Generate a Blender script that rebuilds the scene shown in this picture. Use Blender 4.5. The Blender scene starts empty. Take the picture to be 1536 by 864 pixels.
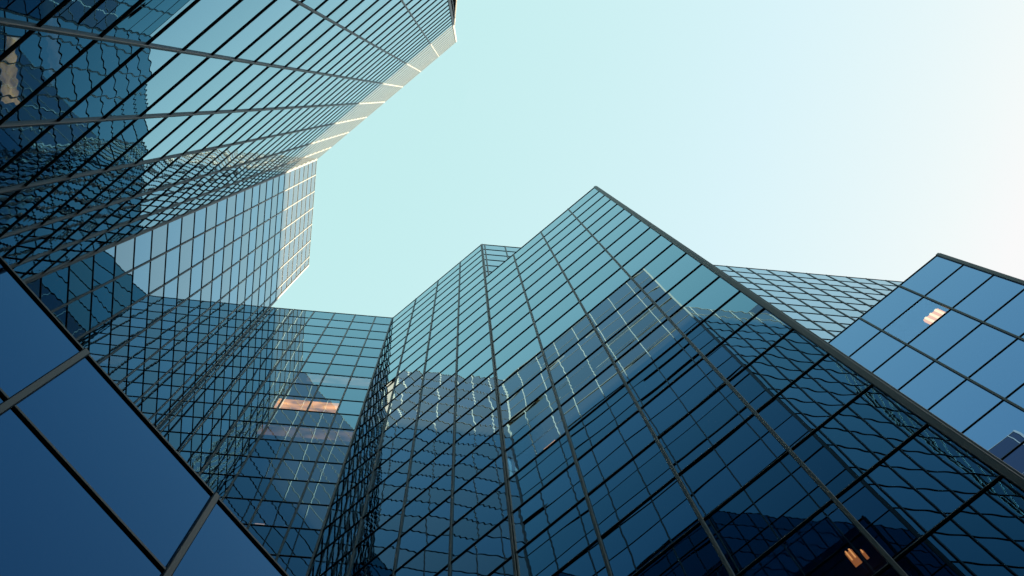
import bpy, bmesh, math, random
from mathutils import Vector, Matrix
random.seed(7)
scene = bpy.context.scene
col = scene.collection
R = math.radians

# ------------------------------------------------------------------ camera
# world axes seen from the camera: columns of the image frame
XA = (0.76945577, -0.63546724, -0.06418099)
YA = (0.63776773, 0.7590159, 0.13094727)
ZA = (-0.03449831, -0.1416907, 0.98930966)
CAM_Z = 1.6
cam = bpy.data.cameras.new('camera')
cam.sensor_width = 36.0
cam.lens = 2000.0 / 1536.0 * 36.0
cam.clip_start = 0.05
cam.clip_end = 6000
camo = bpy.data.objects.new('camera', cam)
col.objects.link(camo)
right = Vector((XA[0], YA[0], ZA[0])); down = Vector((XA[1], YA[1], ZA[1])); fwd = Vector((XA[2], YA[2], ZA[2]))
m = Matrix.Identity(4)
for i in range(3):
    m[i][0] = right[i]; m[i][1] = -down[i]; m[i][2] = -fwd[i]
m[2][3] = CAM_Z
camo.matrix_world = m
scene.camera = camo

# ------------------------------------------------------------------ light
SKY_K = (.79 / 1.5, .755 / 1.5, .625 / 1.5)
SUN_AZ, SUN_EL = 56.0, 13.0          # azimuth from +X towards +Y
world = bpy.data.worlds.new('World'); scene.world = world
world.use_nodes = True
nt = world.node_tree
bg = nt.nodes['Background']
sky = nt.nodes.new('ShaderNodeTexSky')
sky.sky_type = 'NISHITA'; sky.sun_disc = False
sky.sun_elevation = R(SUN_EL); sky.sun_rotation = R(90 - SUN_AZ)
sky.air_density = 1.0; sky.dust_density = 3.0; sky.ozone_density = 1.0
sep = nt.nodes.new('ShaderNodeSeparateColor'); cmb = nt.nodes.new('ShaderNodeCombineColor')
nt.links.new(sky.outputs[0], sep.inputs[0])
for i, (g_, k_) in enumerate(((0.85, SKY_K[0]), (0.25, SKY_K[1]), (0.60, SKY_K[2]))):
    pw = nt.nodes.new('ShaderNodeMath'); pw.operation = 'POWER'; pw.inputs[1].default_value = g_
    ml = nt.nodes.new('ShaderNodeMath'); ml.operation = 'MULTIPLY'; ml.inputs[1].default_value = k_
    nt.links.new(sep.outputs[i], pw.inputs[0]); nt.links.new(pw.outputs[0], ml.inputs[0]); mn = nt.nodes.new('ShaderNodeMath'); mn.operation = 'MINIMUM'; mn.inputs[1].default_value = .53
    nt.links.new(ml.outputs[0], mn.inputs[0]); nt.links.new(mn.outputs[0], cmb.inputs[i])
nt.links.new(cmb.outputs[0], bg.inputs[0])
bg.inputs[1].default_value = 0.05
sl = bpy.data.lights.new('sun', 'SUN'); sl.energy = 4.8; sl.angle = R(0.5); sl.color = (1.0, 0.68, 0.40)
so = bpy.data.objects.new('sun', sl); col.objects.link(so)
sd = Vector((math.cos(R(SUN_AZ)) * math.cos(R(SUN_EL)), math.sin(R(SUN_AZ)) * math.cos(R(SUN_EL)), math.sin(R(SUN_EL))))
so.rotation_euler = sd.to_track_quat('Z', 'Y').to_euler(); so.location = (0, 0, 200)
scene.view_settings.view_transform = 'Standard'
scene.view_settings.look = 'None'; scene.view_settings.gamma = 1.0
scene.view_settings.exposure = 5.17
scene.render.engine = 'CYCLES'
scene.cycles.max_bounces = 12; scene.cycles.glossy_bounces = 10; scene.cycles.transmission_bounces = 6
scene.cycles.transparent_max_bounces = 8
scene.cycles.sample_clamp_indirect = 0.15
scene.cycles.caustics_reflective = False; scene.cycles.caustics_refractive = False

# ------------------------------------------------------------------ materials
def mat(name):
    mt = bpy.data.materials.new(name); mt.use_nodes = True
    n = mt.node_tree; n.nodes.clear()
    out = n.nodes.new('ShaderNodeOutputMaterial')
    return mt, n, out

def N(n, typ, **kw):
    nd = n.nodes.new(typ)
    for k, v in kw.items(): setattr(nd, k, v)
    return nd

def glass_material(name, powers, scale, wave=0.0030, tilt=0.0014, bow=0.0030, roller=0.0007, clear=False, ior=1.62):
    """coated mirror glass: reflects by Fresnel, each channel with its own falloff; every pane is slightly out of true"""
    mt, n, out = mat(name)
    uv = N(n, 'ShaderNodeUVMap'); uv.uv_map = 'UVMap'
    fl = N(n, 'ShaderNodeVectorMath', operation='FLOOR'); n.links.new(uv.outputs[0], fl.inputs[0])
    wn = N(n, 'ShaderNodeTexWhiteNoise', noise_dimensions='3D'); n.links.new(fl.outputs[0], wn.inputs[0])
    s1 = N(n, 'ShaderNodeVectorMath', operation='SUBTRACT'); s1.inputs[1].default_value = (.5, .5, .5)
    n.links.new(wn.outputs['Color'], s1.inputs[0])
    k1 = N(n, 'ShaderNodeVectorMath', operation='SCALE'); k1.inputs['Scale'].default_value = tilt
    n.links.new(s1.outputs[0], k1.inputs[0])
    # slow bow of the sheets; the pane index shifts the pattern so neighbours do not continue each other
    off = N(n, 'ShaderNodeVectorMath', operation='SCALE'); off.inputs['Scale'].default_value = 9.0
    n.links.new(wn.outputs['Color'], off.inputs[0])
    geo = N(n, 'ShaderNodeNewGeometry')
    add = N(n, 'ShaderNodeVectorMath', operation='ADD')
    n.links.new(geo.outputs['Position'], add.inputs[0]); n.links.new(off.outputs[0], add.inputs[1])
    nz = N(n, 'ShaderNodeTexNoise'); nz.inputs['Scale'].default_value = 0.75
    nz.inputs['Detail'].default_value = 0.6; nz.inputs['Roughness'].default_value = 0.4
    n.links.new(add.outputs[0], nz.inputs['Vector'])
    s2 = N(n, 'ShaderNodeVectorMath', operation='SUBTRACT'); s2.inputs[1].default_value = (.5, .5, .5)
    n.links.new(nz.outputs['Color'], s2.inputs[0])
    k2 = N(n, 'ShaderNodeVectorMath', operation='SCALE'); k2.inputs['Scale'].default_value = wave
    n.links.new(s2.outputs[0], k2.inputs[0])
    # long waves running over several sheets
    nz3 = N(n, 'ShaderNodeTexNoise'); nz3.inputs['Scale'].default_value = 0.22; nz3.inputs['Detail'].default_value = 0.0
    n.links.new(geo.outputs['Position'], nz3.inputs['Vector'])
    s3 = N(n, 'ShaderNodeVectorMath', operation='SUBTRACT'); s3.inputs[1].default_value = (.5, .5, .5)
    n.links.new(nz3.outputs['Color'], s3.inputs[0])
    k3 = N(n, 'ShaderNodeVectorMath', operation='SCALE'); k3.inputs['Scale'].default_value = wave * .6
    n.links.new(s3.outputs[0], k3.inputs[0])
    a1 = N(n, 'ShaderNodeVectorMath', operation='ADD'); n.links.new(k1.outputs[0], a1.inputs[0]); n.links.new(k2.outputs[0], a1.inputs[1])
    a3 = N(n, 'ShaderNodeVectorMath', operation='ADD'); n.links.new(a1.outputs[0], a3.inputs[0]); n.links.new(k3.outputs[0], a3.inputs[1])
    # every sheet bellies a little between its frames
    frc = N(n, 'ShaderNodeVectorMath', operation='FRACTION'); n.links.new(uv.outputs[0], frc.inputs[0])
    sx_ = N(n, 'ShaderNodeSeparateXYZ'); n.links.new(frc.outputs[0], sx_.inputs[0])
    crs = N(n, 'ShaderNodeVectorMath', operation='CROSS_PRODUCT'); crs.inputs[0].default_value = (0, 0, 1)
    n.links.new(geo.outputs['Normal'], crs.inputs[1])
    mu = N(n, 'ShaderNodeMath', operation='SUBTRACT'); mu.inputs[1].default_value = .5; n.links.new(sx_.outputs[0], mu.inputs[0])
    mv = N(n, 'ShaderNodeMath', operation='SUBTRACT'); mv.inputs[1].default_value = .5; n.links.new(sx_.outputs[1], mv.inputs[0])
    bu = N(n, 'ShaderNodeVectorMath', operation='SCALE'); n.links.new(crs.outputs[0], bu.inputs[0]); n.links.new(mu.outputs[0], bu.inputs['Scale'])
    bv = N(n, 'ShaderNodeVectorMath', operation='SCALE'); bv.inputs[0].default_value = (0, 0, 1); n.links.new(mv.outputs[0], bv.inputs['Scale'])
    bs = N(n, 'ShaderNodeVectorMath', operation='ADD'); n.links.new(bu.outputs[0], bs.inputs[0]); n.links.new(bv.outputs[0], bs.inputs[1])
    am = N(n, 'ShaderNodeMapRange'); am.inputs[3].default_value = -bow * .1; am.inputs[4].default_value = -bow * 1.9
    n.links.new(wn.outputs['Value'], am.inputs[0])
    bk = N(n, 'ShaderNodeVectorMath', operation='SCALE'); n.links.new(bs.outputs[0], bk.inputs[0]); n.links.new(am.outputs[0], bk.inputs['Scale'])
    a4 = N(n, 'ShaderNodeVectorMath', operation='ADD'); n.links.new(a3.outputs[0], a4.inputs[0]); n.links.new(bk.outputs[0], a4.inputs[1])
    # roller wave of heat treated glass
    wsep = N(n, 'ShaderNodeSeparateColor'); n.links.new(wn.outputs['Color'], wsep.inputs[0])
    sp_ = N(n, 'ShaderNodeSeparateXYZ'); n.links.new(geo.outputs['Position'], sp_.inputs[0])
    rz = N(n, 'ShaderNodeMath', operation='MULTIPLY_ADD'); fq = N(n, 'ShaderNodeMapRange'); fq.inputs[3].default_value = 7.0; fq.inputs[4].default_value = 19.0
    n.links.new(wsep.outputs[2], fq.inputs[0]); n.links.new(fq.outputs[0], rz.inputs[1])
    ph = N(n, 'ShaderNodeMath', operation='MULTIPLY'); ph.inputs[1].default_value = 40.0
    n.links.new(wn.outputs['Value'], ph.inputs[0])
    n.links.new(sp_.outputs[2], rz.inputs[0]); n.links.new(ph.outputs[0], rz.inputs[2])
    si = N(n, 'ShaderNodeMath', operation='SINE'); n.links.new(rz.outputs[0], si.inputs[0])
    sa = N(n, 'ShaderNodeMath', operation='MULTIPLY'); n.links.new(si.outputs[0], sa.inputs[0])
    ra = N(n, 'ShaderNodeMapRange'); ra.inputs[3].default_value = roller * .15; ra.inputs[4].default_value = roller
    n.links.new(wsep.outputs[1], ra.inputs[0]); n.links.new(ra.outputs[0], sa.inputs[1])
    sv = N(n, 'ShaderNodeVectorMath', operation='SCALE'); sv.inputs[0].default_value = (0, 0, 1); n.links.new(sa.outputs[0], sv.inputs['Scale'])
    a5 = N(n, 'ShaderNodeVectorMath', operation='ADD'); n.links.new(a4.outputs[0], a5.inputs[0]); n.links.new(sv.outputs[0], a5.inputs[1])
    a3 = a5
    a2 = N(n, 'ShaderNodeVectorMath', operation='ADD'); n.links.new(a3.outputs[0], a2.inputs[0]); n.links.new(geo.outputs['Normal'], a2.inputs[1])
    nm = N(n, 'ShaderNodeVectorMath', operation='NORMALIZE'); n.links.new(a2.outputs[0], nm.inputs[0])
    fr = N(n, 'ShaderNodeFresnel'); fr.inputs['IOR'].default_value = ior
    cc = N(n, 'ShaderNodeCombineColor')
    for i in range(3):
        p = N(n, 'ShaderNodeMath', operation='POWER'); p.inputs[1].default_value = powers[i]
        q = N(n, 'ShaderNodeMath', operation='MULTIPLY'); q.inputs[1].default_value = scale[i]
        n.links.new(fr.outputs[0], p.inputs[0]); n.links.new(p.outputs[0], q.inputs[0]); n.links.new(q.outputs[0], cc.inputs[i])
    gl = N(n, 'ShaderNodeBsdfGlossy'); gl.inputs['Roughness'].default_value = 0.0
    n.links.new(cc.outputs[0], gl.inputs['Color']); n.links.new(nm.outputs[0], gl.inputs['Normal'])
    if clear:
        tr = N(n, 'ShaderNodeBsdfTransparent'); tr.inputs[0].default_value = (.75, .75, .72, 1)
        ad = N(n, 'ShaderNodeAddShader'); n.links.new(gl.outputs[0], ad.inputs[0]); n.links.new(tr.outputs[0], ad.inputs[1])
    else:
        df = N(n, 'ShaderNodeBsdfDiffuse'); df.inputs[0].default_value = (.0026, .0023, .0017, 1)
        ad = N(n, 'ShaderNodeAddShader'); n.links.new(gl.outputs[0], ad.inputs[0]); n.links.new(df.outputs[0], ad.inputs[1])
    n.links.new(ad.outputs[0], out.inputs[0])
    return mt

def paint_material(name, base, rough=0.4, spec=0.5, var=0.15, metallic=0.0, tint=(1, 1, 1, 1)):
    mt, n, out = mat(name)
    b = N(n, 'ShaderNodeBsdfPrincipled')
    tc = N(n, 'ShaderNodeTexCoord')
    nz = N(n, 'ShaderNodeTexNoise'); nz.inputs['Scale'].default_value = 3.0; nz.inputs['Detail'].default_value = 4
    mp = N(n, 'ShaderNodeMapping'); mp.inputs['Scale'].default_value = (1, 1, .25)
    n.links.new(tc.outputs['Object'], mp.inputs[0]); n.links.new(mp.outputs[0], nz.inputs['Vector'])
    cr = N(n, 'ShaderNodeMapRange'); cr.inputs[3].default_value = 1 - var; cr.inputs[4].default_value = 1 + var
    n.links.new(nz.outputs[0], cr.inputs[0])
    mx = N(n, 'ShaderNodeVectorMath', operation='SCALE'); mx.inputs[0].default_value = base
    n.links.new(cr.outputs[0], mx.inputs['Scale']); n.links.new(mx.outputs[0], b.inputs['Base Color'])
    b.inputs['Roughness'].default_value = rough; b.inputs['Specular IOR Level'].default_value = spec
    b.inputs['Metallic'].default_value = metallic
    b.inputs['Specular Tint'].default_value = tint
    n.links.new(b.outputs[0], out.inputs[0])
    return mt

GP = (1.40, .955, 0.71)
M_GLASS = glass_material('mirror_glass', GP, (1.0, 1.04, 1.04))
M_SPAN = glass_material('spandrel_glass', (1.42, .965, 0.73), (.95, 1.0, 1.0))
M_SPAN2 = glass_material('pale_spandrel_glass', (1.25, .95, 0.76), (.95, 1.0, 0.98))
M_LOW = glass_material('dark_mirror_glass', (2.0, 1.3, 0.85), (.50, .56, .62), wave=.003, tilt=.001, bow=.002, roller=.0003, ior=1.85)
M_BLUE = glass_material('blue_mirror_glass', (1.28, .90, .52), (1.08, 1.1, 1.05), ior=1.85)
M_BLUE2 = glass_material('blue_clear_glass', (1.28, .90, .52), (1.08, 1.1, 1.05), ior=1.85, clear=True)
M_CLEAR = glass_material('clear_glass', GP, (1, 1, 1), clear=True)
M_FRAME = paint_material('anodised_aluminium', (.034, .043, .050), rough=.42, spec=.16, tint=(.45, .75, .95, 1))
M_FRAME2 = paint_material('shaded_teal_frame', (.014, .026, .033), rough=.42, spec=.16, tint=(.30, .70, .95, 1))  # same frames on the unlit buildings, their shade put into a darker teal
M_BODY = paint_material('dark_interior', (.03, .034, .04), rough=.9, spec=.1)
M_ROOF = paint_material('roof_membrane', (.22, .22, .21), rough=.9, spec=.2)
M_UNSEEN = paint_material('dark_unseen_wall', (.05, .06, .07), rough=.7, spec=.3)  # walls of the unseen added tower and blocks, dark to curb sun bounce
M_PAVE = paint_material('granite_paving', (.28, .27, .26), rough=.85, spec=.3)
M_TRAY = paint_material('fixture_tray', (.75, .38, .16), rough=.5)
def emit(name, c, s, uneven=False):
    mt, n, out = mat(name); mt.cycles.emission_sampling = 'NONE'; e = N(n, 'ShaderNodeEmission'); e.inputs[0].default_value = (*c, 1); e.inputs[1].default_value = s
    if uneven:          # noise makes the added glow patchy
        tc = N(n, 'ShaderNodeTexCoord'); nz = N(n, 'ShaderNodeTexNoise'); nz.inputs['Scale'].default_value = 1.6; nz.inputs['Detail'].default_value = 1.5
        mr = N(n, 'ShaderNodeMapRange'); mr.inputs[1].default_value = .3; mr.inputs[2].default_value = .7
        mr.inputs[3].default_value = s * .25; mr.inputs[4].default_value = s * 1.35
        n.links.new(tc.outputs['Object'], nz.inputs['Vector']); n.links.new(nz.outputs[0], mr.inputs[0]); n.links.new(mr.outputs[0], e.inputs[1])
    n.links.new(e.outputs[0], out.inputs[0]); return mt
EX = 2 ** -5.17
M_TUBE = emit('lit_tube', (1, .74, .30), 1.3 * EX)
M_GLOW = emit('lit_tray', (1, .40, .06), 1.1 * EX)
M_DIMTUBE = emit('dim_tube', (1, .45, .16), 0.8 * EX)
M_WARM = emit('warm_bounce_or_light', (1, .44, .12), .95 * EX, True)  # added glow for sun bounced onto the folded block; also one tiny light
M_PALE = emit('pale_glow', (.8, .6, .5), .4 * EX)
M_FAINT = emit('faint_bounce_glow', (1, .55, .30), .10 * EX, True)  # added glow standing in for weaker bounced sun
M_DIM = emit('dim_tray', (1, .35, .12), 0.3 * EX)

# ------------------------------------------------------------------ helpers
S = 1.5 / 0.6965            # metres per glass row
C0 = 0.96                   # phase of the rows above the lens, in rows
W = 0.6965
def zrow(k): return CAM_Z + (C0 + k) * S

def link(name, bm, material, parent=None, smooth=False):
    me = bpy.data.meshes.new(name); bm.to_mesh(me); bm.free()
    for mm in (material if isinstance(material, (list, tuple)) else [material]): me.materials.append(mm)
    o = bpy.data.objects.new(name, me); col.objects.link(o); o.parent = parent
    return o

def box_into(bm, o, t, nrm, t0, t1, d0, d1, z0, z1, uvl=None, uv=None):
    """box on a wall: o plan origin, t tangent, nrm outward normal; t0..t1 along, d0..d1 out, z0..z1 up"""
    vs = []
    for (a, d, z) in ((t0, d0, z0), (t1, d0, z0), (t1, d1, z0), (t0, d1, z0), (t0, d0, z1), (t1, d0, z1), (t1, d1, z1), (t0, d1, z1)):
        p = o + t * a + nrm * d
        vs.append(bm.verts.new((p.x, p.y, z)))
    fs = []
    for idx in ((0, 1, 2, 3), (4, 5, 6, 7), (0, 1, 5, 4), (1, 2, 6, 5), (2, 3, 7, 6), (3, 0, 4, 7)):
        fs.append(bm.faces.new([vs[i] for i in idx]))
    if uvl is not None:
        cu, cv, flip = uv
        cor = {}
        for i, v in enumerate(vs):
            fu = .002 if i in (0, 3, 4, 7) else .998
            fv = .002 if i < 4 else .998
            cor[v] = (cu + (1 - fu if flip else fu), cv + fv)
        for f in fs:
            for l in f.loops: l[uvl].uv = cor[l.vert]
    return fs

def finish(bm):
    bmesh.ops.recalc_face_normals(bm, faces=bm.faces[:]); return bm

def cap_into(bm, o, t, nrm, t0, t1, pr, z0, z1):
    """upright cap with softened front edges"""
    c = .008
    prof = [(t0, -.03), (t1, -.03), (t1, pr - c), (t1 - c, pr), (t0 + c, pr), (t0, pr - c)]
    lo, hi = [], []
    for (a, d) in prof:
        p = o + t * a + nrm * d
        lo.append(bm.verts.new((p.x, p.y, z0))); hi.append(bm.verts.new((p.x, p.y, z1)))
    n = len(prof)
    for i in range(n): bm.faces.new([lo[i], lo[(i + 1) % n], hi[(i + 1) % n], hi[i]])
    bm.faces.new(hi); bm.faces.new(lo[::-1])

def rail_into(bm, o, t, nrm, t0, t1, pr, z0, z1, ch=.5):
    """level cap whose lower front edge is chamfered"""
    prof = [(-.028, z0), (pr * (1 - ch), z0), (pr, z0 + max(.001, pr * ch * .85)), (pr, z1 - .006), (pr - .006, z1), (-.028, z1)]
    A_, B_ = [], []
    for (d, z) in prof:
        for lst, a in ((A_, t0), (B_, t1)):
            p = o + t * a + nrm * d
            lst.append(bm.verts.new((p.x, p.y, z)))
    n = len(prof)
    for i in range(n): bm.faces.new([A_[i], A_[(i + 1) % n], B_[(i + 1) % n], B_[i]])
    bm.faces.new(A_); bm.faces.new(B_[::-1])

# ---- visibility of a point from the camera (used only to pick which panes become parts of their own)
FACES = []      # (p0, p1, ztop)
def project(P):
    d = P - Vector((0, 0, CAM_Z))
    zc = d.dot(fwd)
    if zc <= 0.01: return None
    return (768 + 2000 * d.dot(right) / zc, 432 + 2000 * d.dot(down) / zc)
def hidden(P, skip):
    for i, (a, b, zt) in enumerate(FACES):
        if i == skip: continue
        # segment (0,0)->P.xy against a->b
        dx, dy = P.x, P.y; ex, ey = b.x - a.x, b.y - a.y
        den = dx * ey - dy * ex
        if abs(den) < 1e-9: continue
        s = (a.x * ey - a.y * ex) / den
        u = (a.x * dy - a.y * dx) / den
        if 0.001 < s < 0.995 and 0 <= u <= 1 and CAM_Z + s * (P.z - CAM_Z) < zt: return True
    return False

def poly_area(pts):
    return abs(sum(pts[i][0] * pts[(i + 1) % len(pts)][1] - pts[(i + 1) % len(pts)][0] * pts[i][1] for i in range(len(pts)))) / 2

def offset_poly(pts, d):
    """pts clockwise or anticlockwise; returns the polygon moved inward by d"""
    A = sum(pts[i].x * pts[(i + 1) % len(pts)].y - pts[(i + 1) % len(pts)].x * pts[i].y for i in range(len(pts)))
    sgn = 1 if A > 0 else -1
    out = []
    n = len(pts)
    for i in range(n):
        a, b, c = pts[i - 1], pts[i], pts[(i + 1) % n]
        t1 = (b - a).normalized(); t2 = (c - b).normalized()
        n1 = Vector((-t1.y, t1.x)) * sgn; n2 = Vector((-t2.y, t2.x)) * sgn
        cr = t1.x * t2.y - t1.y * t2.x
        if abs(cr) < 1e-6: out.append(b + n1 * d); continue
        # intersection of the two moved lines
        p = a + n1 * d; q = b + n2 * d
        w = q - p; s = (w.x * t2.y - w.y * t2.x) / cr
        out.append(p + t1 * s)
    return out

def prism(pts, z0, z1):
    bm = bmesh.new()
    lo = [bm.verts.new((p.x, p.y, z0)) for p in pts]; hi = [bm.verts.new((p.x, p.y, z1)) for p in pts]
    n = len(pts)
    for i in range(n): bm.faces.new([lo[i], lo[(i + 1) % n], hi[(i + 1) % n], hi[i]])
    bm.faces.new(hi); bm.faces.new(list(reversed(lo)))
    return finish(bm)

# ------------------------------------------------------------------ buildings
BUILD = []
def building(name, label, category, poly, roof_k, faces, group=None, rows=None, base_row=-1, row_h=None, top=None, glass=None, prot=.023, fw=.060):
    """poly in rows (plan), faces = list of dict(i0: edge start index, grid: (t0, spacing), kind)"""
    e = bpy.data.objects.new(name, None); col.objects.link(e)
    P = [Vector(p) * S for p in poly]
    cx = sum(p.x for p in P) / len(P); cy = sum(p.y for p in P) / len(P)
    e['label'] = label; e['category'] = category
    if group: e['group'] = group
    e.empty_display_size = 2
    BUILD.append(dict(e=e, P=P, roof=roof_k, faces=faces, row_h=row_h, top=top, glass=glass, prot=prot, fw=fw))
    ztop = top if top else zrow(roof_k)
    for f in faces:
        i = f['edge']; FACES.append((P[i], P[(i + 1) % len(P)], ztop)); f['fid'] = len(FACES) - 1
    return e

GX = (0.152, 0.6965)
r2 = math.sqrt(2)
CP = -0.585     # plane x + y of the right hand step
YF = -1.4185; YC = 2.944; Y6 = 5.776
XR = 0.849
A = (-4.584, YF); B = (XR, YF); E2 = (-6.852, .850)
F3e = (-4.758, YC); G = (-1.959, YC)

building('glass_tower', 'tallest mirror glass tower at upper left, its top rows of frames lit by the sun', 'tower',
    [A, B, (XR, -4.63), (4.0, -4.63), (4.0, -14), (-16, -14), (-16, .84), (-6.862, .84)], 39,
    [dict(edge=0, grid='X', ends='mp'), dict(edge=2, grid='X', ends='--'), dict(edge=7, grid='C', alt=True, ends='pm')], fw=.050)
building('glass_tower', 'broad folded mirror glass block at lower centre left, running on behind the wings', 'tower',
    [(-6.852, .850), F3e, G, (12, 12 + 4.903), (12, 26), (-16, 26), (-16, .850)], 31,
    [dict(edge=0, grid='B3', ends='-m'), dict(edge=1, grid='X', ends='-m'), dict(edge=2, grid='B', ends='m-')])
building('glass_wing', 'mirror glass wing in the centre with a sharp pointed roof corner against the sky', 'building',
    [(G[0] + .004, G[1] - .0), (XR, YC), (XR, YC + 2.80)], 25,
    [dict(edge=0, grid='X', ends='-p'), dict(edge=1, grid='Y', ends='p-')])
building('glass_wing', 'blue mirror glass wing at the right edge with a small warm light inside', 'building',
    [(.880, Y6), (3.635, Y6), (3.635, Y6 + 2.75)], 17,
    [dict(edge=0, grid='X', ends='-p'), dict(edge=1, grid='Y', ends='p-')], glass=M_BLUE)
building('glass_block', 'mirror glass block, a dark sliver beyond the top corner of the tallest tower', 'building',
    [(XR + .01, YF - .012), (2.855, -3.44), (5.24, -3.44), (5.24, -5.825), (10, -10.585), (10, -14), (4.03, -14), (4.03, -4.60), (XR + .01, -4.60)], 31,
    [dict(edge=0, grid='C', ends='-m'), dict(edge=1, grid='X', ends='mp'), dict(edge=2, grid='Y', ends='pm'), dict(edge=3, grid='C', ends='mp')])
ZD = CAM_Z + 4.725 * S
building('low_glass_pavilion', 'low dark blue glazed building close by in the lower left corner with very large panes', 'building',
    [(-1.626, -1.30), (-1.626, 1.65), (-3.9, 1.65), (-3.9, -1.30)], 0,
    [dict(edge=0, grid='D', ends='pp'), dict(edge=1, grid='X', ends='pp'), dict(edge=3, grid='X', ends='pp')], row_h=.787 * S, top=ZD, glass=M_LOW, prot=.018, fw=.06)

MAXP = 100
def realise(b):
    e, P = b['e'], b['P']
    ztop = b['top'] if b['top'] else zrow(b['roof'])
    n = len(P)
    area = sum(P[i].x * P[(i + 1) % n].y - P[(i + 1) % n].x * P[i].y for i in range(n))
    sgn = 1 if area > 0 else -1
    if b['row_h']:
        rows = [ztop - i * b['row_h'] for i in range(0, 20) if ztop - i * b['row_h'] > 0.05][::-1]
    else:
        rows = [zrow(k) for k in range(-1, b['roof'] + 1)]
    rows = [max(r, 0.12) for r in rows]
    fw, prot = b['fw'], b['prot']
    mframe = M_FRAME2 if b is not BUILD[0] and b is not BUILD[4] else M_FRAME
    panes, mulls, trans = [], [], []
    for f in b['faces']:
        a = P[f['edge']]; c = P[(f['edge'] + 1) % n]
        t = (c - a).normalized(); L = (c - a).length
        nr = Vector((t.y, -t.x)) * sgn
        g = f['grid']
        if g in ('X',): coord = lambda v: v.x; t0, sp = 0.152 * S, W * S
        elif g == 'Y': coord = lambda v: v.y; t0, sp = (YC + .0) * S, W * S
        elif g == 'D': coord = lambda v: v.y; t0, sp = -.173 * S, W * S
        elif g == 'B3': coord = lambda v: -(v.x + v.y) / r2; t0, sp = .2206 * S, W / r2 * S
        elif g == 'B': coord = lambda v: -(v.x + v.y) / r2; t0, sp = -.2772 * S, W / r2 * S
        elif g == 'C': coord = lambda v: (v.x - v.y) / r2; t0, sp = -.2399 * S, W / r2 * S
        ca, cc = coord(a), coord(c)
        dirs = 1 if cc > ca else -1
        lo, hi = min(ca, cc), max(ca, cc)
        ts = []
        j = math.ceil((lo + .12 - t0) / sp)
        while t0 + sp * j < hi - .12:
            ts.append(abs(t0 + sp * j - ca)); j += 1
        ts = sorted(ts)
        edges = [0.0] + ts + [L]
        # vertical frames
        for x in ts: mulls.append((f, a, t, nr, x, fw / 2))
        # posts at both ends of the wall
        for x, s, kind in ((0.0, 1, f['ends'][0]), (L, -1, f['ends'][1])):
            if kind == 'p': mulls.append((f, a, t, nr, x + s * .050, .0505))
            elif kind == 'm': mulls.append((f, a, t, nr, x + s * .030, .030))
        for z in rows: trans.append((f, a, t, nr, L, z))
        for r in range(len(rows) - 1):
            for q in range(len(edges) - 1):
                p0, p1 = edges[q], edges[q + 1]
                if p1 - p0 < .12: continue
                c3 = a + t * (p0 + p1) / 2
                quad = []
                for (x, z) in ((p0, rows[r]), (p1, rows[r]), (p1, rows[r + 1]), (p0, rows[r + 1])):
                    pp = a + t * x; quad.append(project(Vector((pp.x, pp.y, z))))
                ar = 0
                if all(quad):
                    x0 = sum(v[0] for v in quad) / 4; y0 = sum(v[1] for v in quad) / 4
                    facing = -(c3.normalized().dot(nr)) > 0
                    cl = [(min(max(v[0], 0), 1536), min(max(v[1], 0), 864)) for v in quad]
                    if facing: 
                        ar = poly_area(cl)
                        if ar > 0 and hidden(Vector((c3.x, c3.y, (rows[r] + rows[r + 1]) / 2)), f['fid']): ar = 0
                panes.append((ar, f, a, t, nr, p0, p1, rows[r], rows[r + 1], q, r))
    panes.sort(key=lambda v: -v[0])
    gl_all = b['glass'] or M_GLASS
    def gmat(f, r):
        if b['glass']: return 0
        if f.get('alt'): return 2 if r % 2 else 0
        return 1 if r % 2 else 0
    mats = [gl_all, M_SPAN, M_SPAN2, M_BLUE2 if gl_all is M_BLUE else M_CLEAR]
    rest = bmesh.new(); ruv = rest.loops.layers.uv.new('UVMap'); nrest = 0
    for i, (ar, f, a, t, nr, p0, p1, z0, z1, q, r) in enumerate(panes):
        uv = (f['fid'] * 40 + q, r, sgn < 0)
        glow_here = None
        for Lm in GLOWS:
            if Lm['fid'] == f['fid'] and p0 < Lm['x'] + Lm['size'][0] / 2 and Lm['x'] - Lm['size'][0] / 2 < p1 and z0 < Lm['z'] < z1: glow_here = Lm
        mi = 3 if glow_here else gmat(f, r)
        args = (a, t, nr, p0 + .01, p1 - .01, -.022, 0.0, z0 + .01, z1 - .01)
        if (i < MAXP and ar > 0) or glow_here:
            bm = bmesh.new(); ul = bm.loops.layers.uv.new('UVMap')
            fcs = box_into(bm, *args, uvl=ul, uv=uv)
            if glow_here: bmesh.ops.delete(bm, geom=[fc for k_, fc in enumerate(fcs) if k_ != 4], context='FACES')
            finish(bm)
            if glow_here:
                for fc in bm.faces:
                    if fc.normal.x * nr.x + fc.normal.y * nr.y < 0: fc.normal_flip()
            link('window', bm, mats[mi], e)
        else:
            for fc in box_into(rest, *args, uvl=ruv, uv=uv): fc.material_index = mi
            nrest += 1
    if nrest:
        o = link('glazing', finish(rest), mats, e)
        o['kind'] = 'stuff'
    # frames
    def vis(f, a, t, x, z):
        p = a + t * x; pr = project(Vector((p.x, p.y, z)))
        return pr and -20 < pr[0] < 1556 and -20 < pr[1] < 884 and -((a + t * x).dot([0, 0][:2] and (0, 0)) if False else 0) >= 0
    for (f, a, t, nr, x, hw) in mulls:
        bm = bmesh.new()
        pp = prot + (.012 if hw < .05 else .018)
        cap_into(bm, a, t, nr, x - hw, x + hw, pp, 0.1, ztop + .02)
        o = link('corner_post' if hw > .05 else 'mullion', finish(bm), mframe, e)
    ktr = 0
    trans.sort(key=lambda v: 0 if v[0] is b['faces'][0] else 1)
    rt = bmesh.new(); nrt = 0
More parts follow.
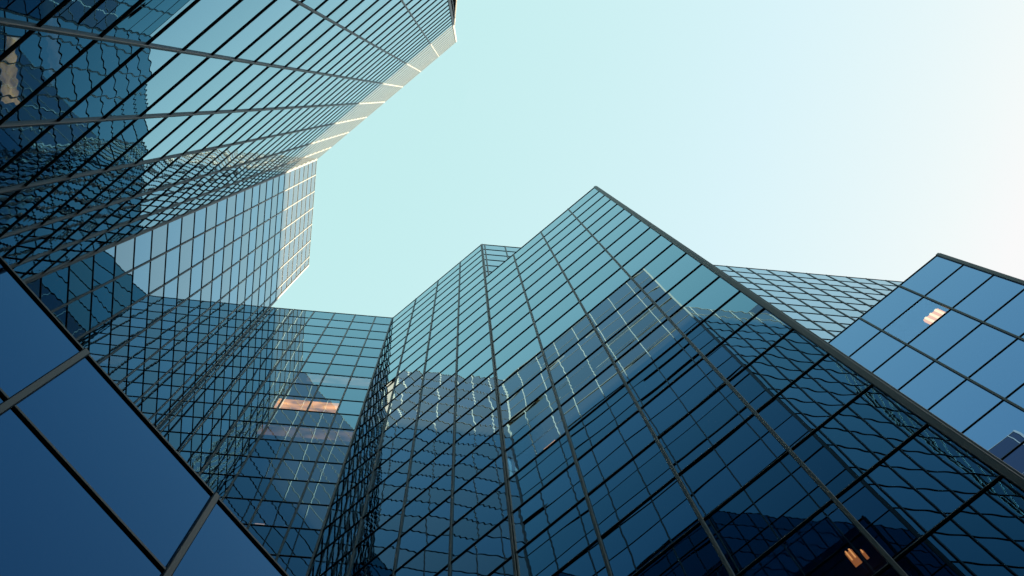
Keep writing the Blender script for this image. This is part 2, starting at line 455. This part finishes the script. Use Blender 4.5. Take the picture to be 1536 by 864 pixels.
    for (f, a, t, nr, L, z) in trans:
        args = (a, t, nr, .0, L, prot, z - fw * (.18 if f.get('alt') else .32), z + fw * (.18 if f.get('alt') else .32), .1 if b['row_h'] or f.get('alt') else .6)
        vis_any = any((lambda pr: pr and -10 < pr[0] < 1546 and -10 < pr[1] < 874)(project(Vector(((a + t * L * u).x, (a + t * L * u).y, z)))) for u in [i / 20 for i in range(21)])
        if vis_any and ktr < 100:
            bm = bmesh.new(); rail_into(bm, *args); link('transom', finish(bm), mframe, e); ktr += 1
        else: rail_into(rt, *args); nrt += 1
    if nrt:
        o = link('transoms', finish(rt), mframe, e); o['kind'] = 'stuff'
    else: rt.free()
    body = offset_poly(P, .35)
    link('core', prism(body, 0.0, ztop - .25), M_BODY, e)
    link('roof', prism(offset_poly(P, .035), ztop - .2, ztop - .05), M_ROOF, e)

GLOWS = []  # lights behind panes, plus added panels standing in for bounced sun
def glow_at(fid, px, py, size, tubes, dim=False, label=None):
    GLOWS.append(dict(fid=fid, px=px, py=py, size=size, tubes=tubes, dim=dim, label=label))

def find_fid(bi, fi): return BUILD[bi]['faces'][fi]['fid']
def resolve_glows():
    for L in GLOWS:
        a, c, zt = FACES[L['fid']]
        t = (c - a).normalized(); nr = None
        d = right * ((L['px'] - 768) / 2000) + down * ((L['py'] - 432) / 2000) + fwd
        n2 = Vector((t.y, -t.x))
        s = a.dot(n2) / (d.x * n2.x + d.y * n2.y)
        hit = Vector((d.x * s, d.y * s, CAM_Z + d.z * s))
        L['x'] = (hit.xy - a).dot(t); L['z'] = hit.z; L['a'] = a; L['t'] = t
        L['hit'] = hit
glow_at(find_fid(3, 0), 1402, 471, (.50, 1.1), 3, label='warm lit ceiling light with bright stripes behind a pane of the blue right hand wing')
glow_at(find_fid(2, 0), 1267, 821, (.09, .26), 2, 1, label='small dim orange ceiling light behind dark glass low on the central wing')
glow_at(find_fid(1, 0), 462, 603, (2.3, 1.35), 0, 2, label='glowing orange panel standing in for sun bounced onto the facade of the broad folded block')  # added glow for sun off the opposite tower, no ceiling is lit here
glow_at(find_fid(1, 0), 512, 565, (2.7, 1.0), 0, 3, label='faint pinkish panel added as bounced sun, two rows above the glowing orange one')
glow_at(find_fid(1, 0), 462, 643, (3.3, 1.0), 0, 3, label='faint panel added as bounced sun, one row below the glowing orange one')
glow_at(find_fid(2, 0), 1284, 816, (.035, .08), 1, 1, label='tiniest dim orange light, just above right of the small dim ceiling light')
glow_at(find_fid(1, 0), 389, 781, (.26, .26), 0, 4, label='small pale glowing spot near the bottom of the broad folded block')  # pale spot built as a glowing panel behind the pane
glow_at(find_fid(2, 0), 819, 662, (.30, .22), 0, 2, label='tiny pinkish lit ceiling light in the middle of the pointed central wing')
resolve_glows()
for b in BUILD: realise(b)

for L in GLOWS:
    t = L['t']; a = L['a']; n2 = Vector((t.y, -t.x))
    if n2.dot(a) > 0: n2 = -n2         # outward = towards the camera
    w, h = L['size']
    e = bpy.data.objects.new('light_or_bounce', None); col.objects.link(e)  # some are added glow for bounced sun, not ceiling lights
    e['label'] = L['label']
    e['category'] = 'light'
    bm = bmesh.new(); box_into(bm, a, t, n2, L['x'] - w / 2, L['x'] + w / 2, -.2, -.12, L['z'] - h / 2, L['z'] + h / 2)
    link('glow_panel', finish(bm), {0: M_GLOW, 1: M_DIM, 2: M_WARM, 3: M_FAINT, 4: M_PALE, False: M_GLOW}[L['dim']], e)
    k = L['tubes']
    for i in range(k):
        x = L['x'] - w / 2 + w * (i + .5) / k
        bm = bmesh.new(); box_into(bm, a, t, n2, x - w / k * .2, x + w / k * .2, -.119, -.09, L['z'] - h / 2 + .02, L['z'] + h / 2 - .02)
        link('tube', finish(bm), M_DIMTUBE if L['dim'] else M_TUBE, e)

# ------------------------------------------------------------------ stepped tower added on the sun side, outside the frame, to shade the lower storeys
sx = Vector((math.cos(R(SUN_AZ)), math.sin(R(SUN_AZ)))); sy = Vector((-sx.y, sx.x))
dist = 140.0
def shade_top(zshadow, at):  # roof height that puts the edge of the shade at zshadow on a wall point
    return zshadow + (dist - at.dot(sx)) * math.tan(R(SUN_EL))
far = bpy.data.objects.new('shade_tower', None); col.objects.link(far)
far['label'] = 'unseen tower added on the sunny side to cast the shade line, outside the picture'; far['category'] = 'tower'
lat0 = 2.4 * S
for (l0, l1, zt) in ((-70, -5.2 * S, shade_top(CAM_Z + 21 * S, Vector((5.2 * S, -3.4 * S)))), (-5.2 * S, lat0, shade_top(CAM_Z + 30.4 * S, Vector((-.9 * S, YF * S)))), (lat0, 60, shade_top(CAM_Z + 33.2 * S, Vector((-5.5 * S, -.5 * S))))):
    bm = bmesh.new(); box_into(bm, sx * dist, sy, sx, l0, l1, 0, 30, 0, zt)
    link('wall', finish(bm), M_UNSEEN, far)

# unseen blocks added all round, below the frame: they keep the low sky off the glass
def block(cx_, cy_, wx, wy, h, rot, label):
    bm = bmesh.new()
    o_ = Vector((cx_, cy_)); tx = Vector((math.cos(rot), math.sin(rot))); ty = Vector((-tx.y, tx.x))
    box_into(bm, o_, tx, ty, -wx / 2, wx / 2, -wy / 2, wy / 2, 0, h)
    e = bpy.data.objects.new('unseen_block', None); col.objects.link(e); e['label'] = label; e['category'] = 'building'
    e['group'] = 'unseen blocks added around the camera'
    link('wall', finish(bm), M_UNSEEN, e)
for i_ in range(12):
    a_ = 2 * math.pi * i_ / 12 + .1
    d_ = 75.0
    if abs((a_ - R(SUN_AZ) + math.pi) % (2 * math.pi) - math.pi) < .45: continue     # the added tower that casts the shade stands there
    p_ = Vector((math.cos(a_), math.sin(a_))) * d_
    block(p_.x, p_.y, 12, 44, 80, a_, 'unseen block added to shut out the low sky, outside the picture')

# ------------------------------------------------------------------ ground
bm = bmesh.new()
vs = [bm.verts.new(v) for v in ((-1500, -1500, 0), (1500, -1500, 0), (1500, 1500, 0), (-1500, 1500, 0))]
bm.faces.new(vs)
g = link('pavement', bm, M_PAVE); g['kind'] = 'structure'
